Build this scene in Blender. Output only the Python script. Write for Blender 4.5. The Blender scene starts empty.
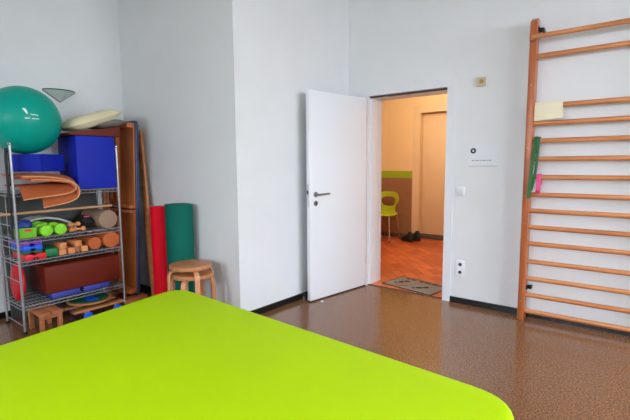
import bpy, bmesh, math, random
from mathutils import Vector, Matrix
random.seed(7)
sc = bpy.context.scene
col = sc.collection
PI = math.pi

# ------------------------------------------------------------------ materials
def lin(c):
    return tuple((v/255/12.92 if v/255 <= 0.04045 else ((v/255+0.055)/1.055)**2.4) for v in c)+(1.0,)
M = {}
def mat(name, rgb, rough=0.5, metal=0.0, var=0.08, scale=8.0, bump=0.0, bscale=60.0, coat=0.0, rgb2=None, spec=0.5, sheen=0.0):
    m = bpy.data.materials.new(name); m.use_nodes = True
    nt = m.node_tree; b = nt.nodes['Principled BSDF']
    b.inputs['Roughness'].default_value = rough; b.inputs['Metallic'].default_value = metal
    b.inputs['Coat Weight'].default_value = coat
    b.inputs['Specular IOR Level'].default_value = spec
    b.inputs['Sheen Weight'].default_value = sheen
    tc = nt.nodes.new('ShaderNodeTexCoord')
    n = nt.nodes.new('ShaderNodeTexNoise'); n.inputs['Scale'].default_value = scale; n.inputs['Detail'].default_value = 4
    nt.links.new(tc.outputs['Object'], n.inputs['Vector'])
    r = nt.nodes.new('ShaderNodeValToRGB')
    a = lin(rgb)
    c2 = lin(rgb2) if rgb2 else tuple(min(1, v*(1+var)) for v in a[:3])+(1,)
    c1 = a if rgb2 else tuple(v*(1-var) for v in a[:3])+(1,)
    r.color_ramp.elements[0].color = c1; r.color_ramp.elements[1].color = c2
    r.color_ramp.elements[0].position = 0.35; r.color_ramp.elements[1].position = 0.65
    nt.links.new(n.outputs['Fac'], r.inputs['Fac']); nt.links.new(r.outputs['Color'], b.inputs['Base Color'])
    if bump:
        n2 = nt.nodes.new('ShaderNodeTexNoise'); n2.inputs['Scale'].default_value = bscale
        nt.links.new(tc.outputs['Object'], n2.inputs['Vector'])
        bp = nt.nodes.new('ShaderNodeBump'); bp.inputs['Strength'].default_value = bump; bp.inputs['Distance'].default_value = 0.01
        nt.links.new(n2.outputs['Fac'], bp.inputs['Height']); nt.links.new(bp.outputs['Normal'], b.inputs['Normal'])
    M[name] = m
    return m
def wood(name, c1, c2, rough=0.4, axis='Z', scale=14, coat=0.0):
    m = bpy.data.materials.new(name); m.use_nodes = True
    nt = m.node_tree; b = nt.nodes['Principled BSDF']; b.inputs['Roughness'].default_value = rough
    b.inputs['Coat Weight'].default_value = coat
    tc = nt.nodes.new('ShaderNodeTexCoord'); mp = nt.nodes.new('ShaderNodeMapping')
    s = [scale, scale, scale]; s['XYZ'.index(axis)] = scale*0.08
    mp.inputs['Scale'].default_value = s
    nt.links.new(tc.outputs['Object'], mp.inputs['Vector'])
    n = nt.nodes.new('ShaderNodeTexNoise'); n.inputs['Scale'].default_value = 3; n.inputs['Detail'].default_value = 6; n.inputs['Distortion'].default_value = 0.6
    nt.links.new(mp.outputs['Vector'], n.inputs['Vector'])
    r = nt.nodes.new('ShaderNodeValToRGB')
    r.color_ramp.elements[0].color = lin(c1); r.color_ramp.elements[1].color = lin(c2)
    r.color_ramp.elements[0].position = 0.3; r.color_ramp.elements[1].position = 0.7
    nt.links.new(n.outputs['Fac'], r.inputs['Fac']); nt.links.new(r.outputs['Color'], b.inputs['Base Color'])
    M[name] = m
    return m

mat('wall_paint', (226, 227, 228), 0.85, var=0.015, scale=3, bump=0.12, bscale=170)
mat('ceiling_paint', (222, 221, 214), 0.9, var=0.01)
mat('white_lacquer', (232, 233, 236), 0.28, var=0.008, scale=2)
mat('frame_white', (226, 227, 230), 0.35, var=0.01)
mat('black_base', (14, 14, 16), 0.35)
mat('rubber_black', (18, 18, 19), 0.6)
mat('gasket', (60, 58, 58), 0.6)
mat('chrome', (200, 202, 206), 0.18, metal=1.0, var=0.02)
mat('wire_metal', (168, 170, 174), 0.32, metal=0.55, var=0.04)
mat('steel', (150, 148, 146), 0.3, metal=1.0, var=0.03)
mat('dark_metal', (40, 40, 44), 0.4, metal=0.7)
mat('switch_white', (236, 237, 238), 0.35, var=0.005)
mat('switch_rocker', (222, 222, 224), 0.4, var=0.01)
mat('switch_grey', (196, 198, 202), 0.4, var=0.01)
mat('sensor_beige', (206, 190, 160), 0.5)
mat('sensor_dial', (176, 134, 78), 0.5)
mat('paper', (228, 230, 234), 0.8, var=0.005)
mat('ink', (60, 62, 72), 0.8)
mat('ink_pale', (150, 152, 162), 0.8)
mat('lime_vinyl', (177, 213, 0), 0.6, var=0.015, scale=3, bump=0.05, bscale=180, spec=0.1)
mat('ball_green', (0, 158, 140), 0.36, var=0.02, scale=3, spec=0.25)
mat('print_white', (235, 248, 245), 0.5)
mat('blue_vinyl', (24, 42, 168), 0.55, var=0.04, scale=6, bump=0.05, spec=0.2)
mat('blue_soft', (38, 62, 140), 0.5)
mat('blue_pad', (56, 62, 150), 0.6)
mat('blue_bright', (20, 92, 232), 0.5)
mat('purple_plastic', (128, 62, 176), 0.5)
mat('red_plastic', (222, 24, 40), 0.42)
mat('red_mat', (240, 8, 40), 0.7, var=0.03, spec=0.2, bump=0.1, bscale=120)
mat('red_disc', (206, 12, 30), 0.5, var=0.03, spec=0.2)
mat('green_mat', (0, 96, 82), 0.7, spec=0.2, var=0.03, bump=0.1, bscale=120)
mat('green_block', (6, 128, 70), 0.55)
mat('green_dark', (16, 92, 60), 0.55)
mat('lime_plastic', (112, 188, 26), 0.45, var=0.05, scale=40)
mat('lime_dumbbell', (136, 222, 30), 0.5, var=0.10, scale=45)
mat('grey_cloth', (190, 190, 184), 0.85, var=0.04)
mat('grey_cushion', (122, 118, 116), 0.8, var=0.04)
mat('cream_cloth', (226, 214, 178), 0.85, var=0.03, bump=0.15, bscale=40)
mat('yellow_towel', (242, 232, 200), 0.95, var=0.03, bump=0.5, bscale=160, sheen=0.3)
mat('maroon_vinyl', (104, 40, 28), 0.5, var=0.06, scale=5, bump=0.04, spec=0.2)
mat('leather_brown', (106, 34, 18), 0.5, var=0.06, scale=5, bump=0.05, spec=0.18)
mat('mat_brown', (188, 98, 52), 0.7, var=0.05)
mat('mat_piping', (226, 160, 112), 0.7, var=0.03)
mat('navy_vinyl', (44, 54, 92), 0.45, var=0.03)
mat('shade_grey', (78, 80, 76), 0.85, var=0.05)  # dark tone of the added panel that stands for shade behind the rack
mat('beige_foam', (156, 128, 104), 0.8, var=0.08, scale=50)
mat('orange_foam', (194, 98, 44), 0.75, var=0.10, scale=70)
mat('strap_black', (20, 20, 20), 0.7)
mat('pink', (232, 84, 142), 0.5)
mat('pink_dark', (196, 50, 96), 0.6)
mat('band_green', (26, 94, 40), 0.45, var=0.03)
mat('chair_lime', (176, 186, 22), 0.4, var=0.02)
mat('shoe_black', (20, 19, 20), 0.55, var=0.1)
mat('mat_grey', (140, 130, 122), 0.95, var=0.12, scale=60, bump=0.4, bscale=220)
mat('mat_edge', (92, 60, 52), 0.8)
mat('mat_ink', (28, 24, 26), 0.9)
mat('mat_red', (170, 38, 40), 0.9)
mat('mat_orange', (206, 100, 60), 0.9)
mat('hall_peach', (232, 194, 142), 0.85, var=0.015, scale=3)
mat('hall_brown', (150, 102, 70), 0.8, var=0.03)
mat('hall_band', (150, 170, 20), 0.8, var=0.02)
mat('hall_door', (222, 186, 142), 0.5, var=0.01)
mat('hall_base', (92, 78, 66), 0.6)
wood('wood_ladder', (160, 84, 44), (190, 108, 60), 0.35, 'Z')
wood('wood_bar', (178, 106, 58), (212, 142, 88), 0.35, 'X')
wood('wood_table', (170, 88, 40), (196, 112, 56), 0.45, 'Z', 8)
wood('wood_birch', (182, 116, 70), (198, 136, 90), 0.38, 'X', 10)
wood('wood_birch_leg', (192, 126, 82), (208, 146, 104), 0.38, 'Z', 10)
wood('wood_stool', (168, 96, 56), (196, 122, 74), 0.5, 'Y', 12)
wood('wood_block', (214, 134, 76), (232, 156, 96), 0.55, 'X', 12)
wood('wood_pole', (186, 138, 96), (206, 158, 116), 0.5, 'Y', 10)
wood('wood_board', (180, 116, 70), (206, 144, 92), 0.45, 'Y', 10)

def floor_mat():
    m = bpy.data.materials.new('floor_speckle'); m.use_nodes = True
    nt = m.node_tree; b = nt.nodes['Principled BSDF']
    b.inputs['Roughness'].default_value = 0.17
    b.inputs['Specular IOR Level'].default_value = 0.75
    tc = nt.nodes.new('ShaderNodeTexCoord')
    n = nt.nodes.new('ShaderNodeTexNoise'); n.inputs['Scale'].default_value = 115; n.inputs['Detail'].default_value = 2
    nt.links.new(tc.outputs['Object'], n.inputs['Vector'])
    r = nt.nodes.new('ShaderNodeValToRGB'); e = r.color_ramp.elements
    e[0].position = 0.36; e[0].color = lin((88, 54, 30)); e[1].position = 0.64; e[1].color = lin((158, 110, 72))
    x = e.new(0.5); x.color = lin((124, 82, 50))
    nt.links.new(n.outputs['Fac'], r.inputs['Fac'])
    n2 = nt.nodes.new('ShaderNodeTexNoise'); n2.inputs['Scale'].default_value = 1.5
    nt.links.new(tc.outputs['Object'], n2.inputs['Vector'])
    mr = nt.nodes.new('ShaderNodeMapRange'); mr.inputs['To Min'].default_value = 0.11; mr.inputs['To Max'].default_value = 0.2
    nt.links.new(n2.outputs['Fac'], mr.inputs['Value']); nt.links.new(mr.outputs['Result'], b.inputs['Roughness'])
    nt.links.new(r.outputs['Color'], b.inputs['Base Color'])
    bp = nt.nodes.new('ShaderNodeBump'); bp.inputs['Strength'].default_value = 0.06; bp.inputs['Distance'].default_value = 0.004
    nt.links.new(n.outputs['Fac'], bp.inputs['Height']); nt.links.new(bp.outputs['Normal'], b.inputs['Normal'])
    M['floor_speckle'] = m
floor_mat()
def tile_mat():
    m = bpy.data.materials.new('terracotta'); m.use_nodes = True
    nt = m.node_tree; b = nt.nodes['Principled BSDF']; b.inputs['Roughness'].default_value = 0.35
    tc = nt.nodes.new('ShaderNodeTexCoord'); mp = nt.nodes.new('ShaderNodeMapping')
    mp.inputs['Rotation'].default_value = (0, 0, math.radians(45))
    nt.links.new(tc.outputs['Object'], mp.inputs['Vector'])
    br = nt.nodes.new('ShaderNodeTexBrick')
    br.inputs['Scale'].default_value = 1.0; br.inputs['Brick Width'].default_value = 0.24; br.inputs['Row Height'].default_value = 0.12
    br.inputs['Mortar Size'].default_value = 0.004; br.inputs['Bias'].default_value = 0.0
    br.inputs['Color1'].default_value = lin((172, 74, 38)); br.inputs['Color2'].default_value = lin((212, 112, 62)); br.inputs['Mortar'].default_value = lin((150, 66, 36))
    nt.links.new(mp.outputs['Vector'], br.inputs['Vector'])
    nt.links.new(br.outputs['Color'], b.inputs['Base Color'])
    M['terracotta'] = m
tile_mat()
def glass_mat():
    m = bpy.data.materials.new('thin_glass'); m.use_nodes = True
    nt = m.node_tree; nt.nodes.clear()
    o = nt.nodes.new('ShaderNodeOutputMaterial'); t = nt.nodes.new('ShaderNodeBsdfTransparent'); g = nt.nodes.new('ShaderNodeBsdfGlossy')
    g.inputs['Roughness'].default_value = 0.02
    mx = nt.nodes.new('ShaderNodeMixShader'); mx.inputs[0].default_value = 0.06
    nt.links.new(t.outputs[0], mx.inputs[1]); nt.links.new(g.outputs[0], mx.inputs[2]); nt.links.new(mx.outputs[0], o.inputs[0])
    M['thin_glass'] = m
    m = bpy.data.materials.new('smoked_glass'); m.use_nodes = True
    b = m.node_tree.nodes['Principled BSDF']
    b.inputs['Base Color'].default_value = lin((196, 208, 202)); b.inputs['Roughness'].default_value = 0.15
    n = m.node_tree.nodes.new('ShaderNodeTexNoise'); n.inputs['Scale'].default_value = 6
    mr = m.node_tree.nodes.new('ShaderNodeMapRange'); mr.inputs['To Min'].default_value = 0.12; mr.inputs['To Max'].default_value = 0.2
    m.node_tree.links.new(n.outputs['Fac'], mr.inputs['Value']); m.node_tree.links.new(mr.outputs['Result'], b.inputs['Roughness'])
    M['smoked_glass'] = m
    m = bpy.data.materials.new('lamp_glow'); m.use_nodes = True
    b = m.node_tree.nodes['Principled BSDF']; b.inputs['Base Color'].default_value = (1, .9, .75, 1)
    b.inputs['Emission Color'].default_value = (1, .74, .42, 1); b.inputs['Emission Strength'].default_value = 6
    M['lamp_glow'] = m
glass_mat()

# ------------------------------------------------------------------ mesh helpers
class MB:
    def __init__(s): s.bm = bmesh.new()
    def box(s, x0, x1, y0, y1, z0, z1, bev=0.0, seg=2, mtx=None):
        t = bmesh.new(); bmesh.ops.create_cube(t, size=1)
        for v in t.verts:
            v.co = Vector((x0+(v.co.x+.5)*(x1-x0), y0+(v.co.y+.5)*(y1-y0), z0+(v.co.z+.5)*(z1-z0)))
        if bev: bmesh.ops.bevel(t, geom=t.edges[:], offset=bev, segments=seg, profile=.5, affect='EDGES')
        return s.add(t, mtx)
    def add(s, t, mtx=None):
        if mtx is not None: t.transform(mtx)
        me = bpy.data.meshes.new('t'); t.to_mesh(me); t.free(); s.bm.from_mesh(me); bpy.data.meshes.remove(me)
        return s
    def cyl(s, p0, p1, r0, r1=None, n=20, bev=0.0):
        p0 = Vector(p0); p1 = Vector(p1); r1 = r0 if r1 is None else r1
        d = p1-p0; t = bmesh.new()
        bmesh.ops.create_cone(t, cap_ends=True, segments=n, radius1=r0, radius2=r1, depth=d.length)
        if bev:
            es = [e for e in t.edges if abs(e.verts[0].co.z-e.verts[1].co.z) < 1e-6]
            bmesh.ops.bevel(t, geom=es, offset=bev, segments=3, profile=.5, affect='EDGES')
        q = Vector((0, 0, 1)).rotation_difference(d.normalized())
        return s.add(t, Matrix.Translation((p0+p1)/2) @ q.to_matrix().to_4x4())
    def tube(s, pts, r, n=8, closed=False, flat=None, up=None):
        # swept tube; flat=(w,h) gives a rectangular section, up fixes its orientation
        pts = [Vector(p) for p in pts]; N = len(pts); rings = []; t = bmesh.new()
        prev = None
        for i, p in enumerate(pts):
            a = pts[(i-1) % N] if (closed or i > 0) else p
            b = pts[(i+1) % N] if (closed or i < N-1) else p
            d = (b-a).normalized()
            if up is not None: u = Vector(up)
            elif prev is None: u = Vector((0, 0, 1)) if abs(d.z) < .9 else Vector((1, 0, 0))
            else: u = prev
            u = (u-d*u.dot(d)).normalized(); prev = u; w = d.cross(u)
            if flat:
                offs = [(-.5, -.5), (.5, -.5), (.5, .5), (-.5, .5)]
                rings.append([t.verts.new(p+w*(o[0]*flat[0])+u*(o[1]*flat[1])) for o in offs])
            else:
                rings.append([t.verts.new(p+w*(r*math.cos(k*2*PI/n))+u*(r*math.sin(k*2*PI/n))) for k in range(n)])
        m = len(rings[0])
        for i in range(N if closed else N-1):
            A = rings[i]; B = rings[(i+1) % N]
            for k in range(m): t.faces.new((A[k], A[(k+1) % m], B[(k+1) % m], B[k]))
        if not closed:
            t.faces.new(rings[0][::-1]); t.faces.new(rings[-1])
        bmesh.ops.recalc_face_normals(t, faces=t.faces[:])
        return s.add(t)
    def lathe(s, prof, c=(0, 0, 0), n=40, mtx=None):
        t = bmesh.new(); rings = []
        for (r, z) in prof:
            rings.append([t.verts.new((r*math.cos(k*2*PI/n), r*math.sin(k*2*PI/n), z)) for k in range(n)] if r > 1e-6 else [t.verts.new((0, 0, z))])
        for A, B in zip(rings, rings[1:]):
            for k in range(n):
                k2 = (k+1) % n
                if len(A) == 1 and len(B) == 1: continue
                if len(A) == 1: t.faces.new((A[0], B[k], B[k2]))
                elif len(B) == 1: t.faces.new((A[k], A[k2], B[0]))
                else: t.faces.new((A[k], A[k2], B[k2], B[k]))
        bmesh.ops.recalc_face_normals(t, faces=t.faces[:])
        return s.add(t, (Matrix.Translation(c) @ mtx) if mtx is not None else Matrix.Translation(c))
    def prism(s, poly, z0, z1, bev=0.0, seg=3, mtx=None):
        t = bmesh.new()
        a = [t.verts.new((x, y, z0)) for x, y in poly]; b = [t.verts.new((x, y, z1)) for x, y in poly]
        n = len(poly); t.faces.new(a[::-1]); t.faces.new(b)
        sides = [t.faces.new((a[i], a[(i+1) % n], b[(i+1) % n], b[i])) for i in range(n)]
        bmesh.ops.recalc_face_normals(t, faces=t.faces[:])
        if bev:
            es = [e for e in t.edges if abs(e.verts[0].co.z-e.verts[1].co.z) < 1e-6]
            bmesh.ops.bevel(t, geom=es, offset=bev, segments=seg, profile=.5, affect='EDGES')
        return s.add(t, mtx)
    def sphere(s, c, rx, ry=None, rz=None, n=32, p=1.0, mtx=None):
        ry = ry or rx; rz = rz or rx; t = bmesh.new()
        bmesh.ops.create_uvsphere(t, u_segments=n, v_segments=n//2, radius=1)
        for v in t.verts:
            x, y, z = v.co
            if p != 1.0:
                x, y = [math.copysign(abs(q)**p, q) for q in (x, y)]
            v.co = Vector((x*rx, y*ry, z*rz))
        return s.add(t, (Matrix.Translation(c) @ mtx) if mtx is not None else Matrix.Translation(c))
    def pillow(s, c, sx, sy, sz, mtx, n=14):
        t = bmesh.new(); top = {}; bot = {}
        for i in range(n+1):
            for j in range(n+1):
                u = i/n*2-1; v = j/n*2-1
                h = max(0, (1-u**4))**.6*max(0, (1-v**4))**.6
                k = 1-.06*(u*u)*(1-v*v) ; l = 1-.06*(v*v)*(1-u*u)
                X = u*sx/2*l; Y = v*sy/2*k
                wr = .05*math.sin(7*u+3*v)*h
                top[i, j] = t.verts.new((X, Y, sz/2*h*(1+wr)))
                bot[i, j] = top[i, j] if i in (0, n) or j in (0, n) else t.verts.new((X, Y, -sz/2*h))
        for i in range(n):
            for j in range(n):
                t.faces.new((top[i, j], top[i+1, j], top[i+1, j+1], top[i, j+1]))
                f = (bot[i, j], bot[i, j+1], bot[i+1, j+1], bot[i+1, j])
                if len(set(f)) == 4:
                    try: t.faces.new(f)
                    except ValueError: pass
        bmesh.ops.recalc_face_normals(t, faces=t.faces[:])
        return s.add(t, Matrix.Translation(c) @ mtx)
    def xf(s, m): s.bm.transform(m); return s
    def build(s, name, m, parent=None, smooth=True, local=False, ang=35):
        me = bpy.data.meshes.new(name)
        o = bpy.data.objects.new(name, me)
        if parent is not None:
            if not local: s.bm.transform(wm(parent).inverted())
            o.parent = parent
        else:
            lo = [min(v.co[i] for v in s.bm.verts) for i in range(3)]; hi = [max(v.co[i] for v in s.bm.verts) for i in range(3)]
            c = Vector(((lo[0]+hi[0])/2, (lo[1]+hi[1])/2, lo[2])); s.bm.transform(Matrix.Translation(-c)); o.location = c
        s.bm.to_mesh(me); s.bm.free()
        me.materials.append(M[m])
        col.objects.link(o)
        if smooth:
            for p in me.polygons: p.use_smooth = True
            me.set_sharp_from_angle(angle=math.radians(ang))
        return o
def wm(o):
    m = Matrix.Translation(o.location) @ o.rotation_euler.to_matrix().to_4x4()
    return wm(o.parent) @ m if o.parent else m
def tag(o, label, cat, group=None, kind=None):
    if label: o['label'] = label
    if cat: o['category'] = cat
    if group: o['group'] = group
    if kind: o['kind'] = kind
    return o
def thing(name, label, cat, loc=(0, 0, 0), rz=0, group=None):
    o = bpy.data.objects.new(name, None); col.objects.link(o); o.location = loc; o.rotation_euler = (0, 0, rz)
    o.empty_display_size = .1
    return tag(o, label, cat, group)
def struct(name, mb, m, parent=None, smooth=False):
    o = mb.build(name, m, parent, smooth)
    if parent is None: o['kind'] = 'structure'
    return o
def copy_tree(o, parent=None):
    c = o.copy(); col.objects.link(c)
    if parent is not None: c.parent = parent
    for ch in [k for k in bpy.data.objects if k.parent == o]:
        copy_tree(ch, c)
    return c
def T(x, y, z): return Matrix.Translation((x, y, z))
def Rot(a, ax): return Matrix.Rotation(math.radians(a), 4, ax)

# ------------------------------------------------------------------ room
XC, YD, YB = -4.37, 2.38, 3.94          # wall C (x), wall D (y), wall B (y)
XR, YK, ZC = 2.5, -2.3, 3.08
AX0, AX1 = -2.632, -2.545               # wall A (slightly skewed)
W = .29
DX0, DX1, DZ = -2.298, -1.446, 2.038
b = MB(); b.prism([(XC-.2, YK-.2), (XR+.2, YK-.2), (XR+.2, 3.965), (XC-.2, 3.965)], -.06, 0)
struct('floor', b, 'floor_speckle')
b = MB(); b.box(-4.8, .2, 3.965, 7.2, -.06, 0)
struct('floor_hall', b, 'terracotta')
b = MB(); b.box(XC-.2, XR+.2, YK-.2, YB+W, ZC, ZC+.1)
struct('ceiling', b, 'ceiling_paint')
b = MB(); b.box(XC-.2, XC, YK-.2, YD+.2, 0, ZC)
struct('wall_left', b, 'wall_paint')
# niche wall and protruding wall as one solid block each
b = MB(); b.box(XC, AX0-.002, YD, YD+.2, 0, ZC)
struct('wall_niche', b, 'wall_paint')
b = MB(); b.prism([(AX0, YD), (AX1, YB), (AX1-.25, YB), (AX0-.25, YD+.2), (AX0-.0021, YD+.2), (AX0-.0021, YD)][:2]+[(AX1-.2, YB), (AX0-.2, YD+.201), (AX0-.001, YD+.201)], 0, ZC)
struct('wall_return', b, 'wall_paint')
b = MB()
b.box(-4.8, DX0-.03, YB, YB+W, 0, ZC); b.box(DX1+.03, XR+.2, YB, YB+W, 0, ZC); b.box(DX0-.03, DX1+.03, YB, YB+W, DZ+.03, ZC)
struct('wall_far', b, 'wall_paint')
def wall_with_windows(name, axis, pos, thick, a0, a1, wins, z0, z1):
    b = MB(); ed = a0
    def bx(p, q, lo, hi):
        if axis == 'x': b.box(min(pos, pos+thick), max(pos, pos+thick), p, q, lo, hi)
        else: b.box(p, q, min(pos, pos+thick), max(pos, pos+thick), lo, hi)
    for (p, q) in wins:
        bx(ed, p, 0, ZC); bx(p, q, 0, z0); bx(p, q, z1, ZC); ed = q
    bx(ed, a1, 0, ZC)
    struct(name, b, 'wall_paint')
WINR = [(-1.6, -.2), (.2, 1.6), (2.0, 3.4)]
WINB = [(-2.6, -1.1), (-.6, .9)]
WZ0, WZ1 = .9, 2.5
wall_with_windows('wall_right', 'x', XR, .2, YK-.2, YB, WINR, WZ0, WZ1)
wall_with_windows('wall_back', 'y', YK, -.2, XC, XR, WINB, WZ0, WZ1)
k = 0
for (axis, wins) in (('x', WINR), ('y', WINB)):
    for (p, q) in wins:
        k += 1
        f = MB(); g = MB(); pos = (XR+.08) if axis == 'x' else (YK-.08)
        def bx(mb, a, c, lo, hi, t=.03):
            if axis == 'x': mb.box(pos-t, pos+t, a, c, lo, hi)
            else: mb.box(a, c, pos-t, pos+t, lo, hi)
        m_ = (p+q)/2
        bx(f, p, p+.06, WZ0, WZ1); bx(f, q-.06, q, WZ0, WZ1); bx(f, m_-.04, m_+.04, WZ0, WZ1)
        bx(f, p, q, WZ0, WZ0+.06); bx(f, p, q, WZ1-.06, WZ1)
        w = struct('window_%d' % k, f, 'white_lacquer')
        bx(g, p+.05, q-.05, WZ0+.05, WZ1-.05, .004)
        g.build('pane', 'thin_glass', w)
# skirting
def skirt(name, pts, h=.055, t=.012, m='black_base'):
    b = MB(); n = Vector((0, 0, 1))
    for (p, q) in pts:
        p = Vector((*p, 0)); q = Vector((*q, 0)); d = (q-p).normalized(); s_ = Vector((d.y, -d.x, 0))*t
        b.prism([(p.x, p.y), (q.x, q.y), (q.x+s_.x, q.y+s_.y), (p.x+s_.x, p.y+s_.y)], 0, h)
    return struct(name, b, m)
skirt('baseboard_left', [((XC, YK), (XC, YD))])
skirt('baseboard_niche', [((XC, YD), (AX0, YD))])
skirt('baseboard_return', [((AX0, YD), (AX1, YB))])
skirt('baseboard_far', [((AX1, YB), (DX0-.075, YB)), ((DX1+.075, YB), (XR, YB))])
skirt('baseboard_right', [((XR, YB), (XR, YK))])
skirt('baseboard_back', [((XR, YK), (XC, YK))])

# door: steel frame + opened leaf
def u_frame(b, x0, x1, zt, w, y0, y1):
    poly = [(x0-w, 0), (x0, 0), (x0, zt), (x1, zt), (x1, 0), (x1+w, 0), (x1+w, zt+w), (x0-w, zt+w)]
    t = bmesh.new(); A = [t.verts.new((x, y0, z)) for x, z in poly]; B_ = [t.verts.new((x, y1, z)) for x, z in poly]
    n = len(poly)
    for L_ in (A, B_):
        t.faces.new((L_[0], L_[1], L_[2], L_[7])); t.faces.new((L_[7], L_[2], L_[3], L_[6])); t.faces.new((L_[3], L_[4], L_[5], L_[6]))
    for k in range(n): t.faces.new((A[k], A[(k+1) % n], B_[(k+1) % n], B_[k]))
    bmesh.ops.recalc_face_normals(t, faces=t.faces[:]); b.add(t)
b = MB()
CW = .075
u_frame(b, DX0, DX1, DZ, CW, YB-.014, YB+W+.012)
u_frame(b, DX0+.014, DX1-.014, DZ-.014, .0141, YB+.052, YB+W-.01)
dw = struct('door_frame', b, 'frame_white'); dw.name = 'trim_1'
g = MB(); g.box(DX0+.002, DX1-.002, YB+.03, YB+.05, DZ-.016, DZ-.002)
g.build('gasket', 'gasket', dw)
b = MB(); b.box(DX0, DX1, 3.955, 3.985, 0, .006, .002)
struct('trim_2', b, 'mat_edge')

hx, hy = -2.300, 3.915; fx, fy = -2.440, 3.108
ang = math.atan2(fy-hy, fx-hx); L = math.hypot(fx-hx, fy-hy)
root = bpy.data.objects.new('door_1', None); col.objects.link(root); root.location = (hx, hy, 0); root.rotation_euler = (0, 0, ang); root['kind'] = 'structure'
# local: +x along leaf to the free edge; camera side is +y local (checked below)
b = MB(); b.box(0, L, -.042, 0, .012, 2.016, .003); leaf = b.build('leaf', 'white_lacquer', root, local=True)
b = MB(); b.box(.0, L, -.034, -.008, .002, .013); b.build('gap_shadow', 'rubber_black', root, local=True)  # black strip standing for the shadowed gap under the leaf
hz = 1.045; hxl = L-.075
b = MB(); b.cyl((hxl, 0, hz), (hxl, .009, hz), .026, n=28, bev=.002)
ro = b.build('rosette', 'steel', root, local=True)
b = MB(); b.tube([(hxl, .008, hz), (hxl, .045, hz), (hxl-.012, .056, hz), (hxl-.05, .058, hz+.002), (hxl-.135, .055, hz+.004)], .0095, n=12)
b.build('lever', 'steel', ro, local=True)
b = MB(); b.cyl((hxl, 0, hz-.085), (hxl, .009, hz-.085), .026, n=28, bev=.002)
kr = b.build('key_rosette', 'steel', root, local=True)
b = MB(); b.cyl((hxl, .008, hz-.08), (hxl, .0105, hz-.08), .009, n=16); b.box(hxl-.004, hxl+.004, .008, .0105, hz-.102, hz-.08)
b.build('keyhole', 'rubber_black', kr, local=True)
b = MB(); b.box(L-.0005, L+.0015, -.032, -.010, hz-.12, hz+.10)
lp = b.build('lock_plate', 'switch_grey', root, local=True)
b = MB(); b.box(L+.001, L+.010, -.027, -.014, hz+.005, hz+.04); b.build('latch', 'dark_metal', lp, local=True)
for z in (.25, 1.75):
    b = MB(); b.cyl((-.006, -.012, z), (-.006, -.012, z+.09), .008, n=12); b.build('hinge', 'steel', root, local=True)
for y0 in (-.050,):
    b = MB(); b.cyl((hxl, -.042, hz), (hxl, -.051, hz), .026, n=24); b.tube([(hxl, -.05, hz), (hxl, -.085, hz), (hxl-.02, -.095, hz), (hxl-.13, -.095, hz)], .0095, n=10)
    b.build('inner_lever', 'chrome', root, local=True)

# door stops
t = thing('door_stop', 'silver metal door stop at the foot of the white wall behind the open door', 'door stop', (-2.565, 3.17, 0))
b = MB(); b.lathe([(0, 0), (.021, 0), (.021, .006), (.016, .010), (.016, .045), (0, .045)], (-2.565, 3.17, 0), 24); b.build('post', 'steel', t)
b = MB(); b.lathe([(.0165, .028), (.021, .031), (.021, .043), (.0165, .046)], (-2.565, 3.17, 0), 24); b.build('rubber_ring', 'gasket', t)
b = MB(); b.lathe([(0, 0), (.016, 0), (.016, .008), (.010, .016), (0, .018)], (-2.358, 3.185, 0), 20)
tag(b.build('floor_stop', 'switch_grey'), 'tiny pale knob on the brown floor in front of the open door', 'floor stop')

# wall fittings on the far wall
t = thing('light_switch', 'white light switch with grey rocker right of the door frame', 'light switch', (-1.298, YB, 1.03))
b = MB(); b.box(-1.338, -1.258, YB-.010, YB, 1.027, 1.112, .003); b.build('plate', 'switch_white', t)
b = MB(); b.box(-1.330, -1.266, YB-.017, YB-.009, 1.034, 1.100, .002); b.build('rocker', 'switch_rocker', t)
t = thing('double_socket', 'white double power socket low on the wall under the light switch', 'socket', (-1.28, YB, .262))
b = MB(); b.box(-1.321, -1.239, YB-.011, YB, .262, .418, .003)
pl = b.build('plate', 'switch_white', t)
for z in (.303, .378):
    b = MB()
    b.lathe([(.030, .0), (.030, .003), (.022, .003), (.020, .0005), (0, .0005)], (-1.28, YB-.0105, z), 28, Rot(90, 'X')); so = b.build('socket_ring', 'switch_white', t)
    b = MB(); b.cyl((-1.28, YB-.0112, z), (-1.28, YB-.0118, z), .0155, n=24); b.build('socket_hole', 'gasket', so)
t = thing('thermostat', 'small beige room thermostat high on the wall right of the door', 'thermostat', (-1.145, YB, 2.01))
b = MB(); b.box(-1.182, -1.108, YB-.03, YB, 2.01, 2.085, .004); b.build('housing', 'sensor_beige', t)
b = MB(); b.cyl((-1.135, YB-.03, 2.045), (-1.135, YB-.04, 2.045), .019, n=24, bev=.002); b.build('dial', 'sensor_dial', t)
t = thing('notice_sheet', 'white paper notice with a dark round mark pinned above the light switch', 'notice', (-1.10, YB, 1.29))
b = MB(); b.box(-1.235, -.985, YB-.0025, YB-.0005, 1.30, 1.50); b.build('paper', 'paper', t, smooth=False)
b = MB(); b.lathe([(.009, 0), (.025, 0), (.025, .0012), (.009, .0012), (.009, 0)], (-1.195, YB-.0026, 1.443), 24, Rot(90, 'X')); b.build('emblem', 'ink', t)
b = MB()
x = -1.205
for wd in (.018, .012, .02, .016, .03, .014, .022):
    b.box(x, x+wd, YB-.0034, YB-.0024, 1.352, 1.360); x += wd+.006
b.build('text_line', 'ink_pale', t, smooth=False)
b = MB(); b.box(-1.233, -.987, YB-.0034, YB-.0024, 1.303, 1.307); b.build('rule_line', 'ink_pale', t, smooth=False)

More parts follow.
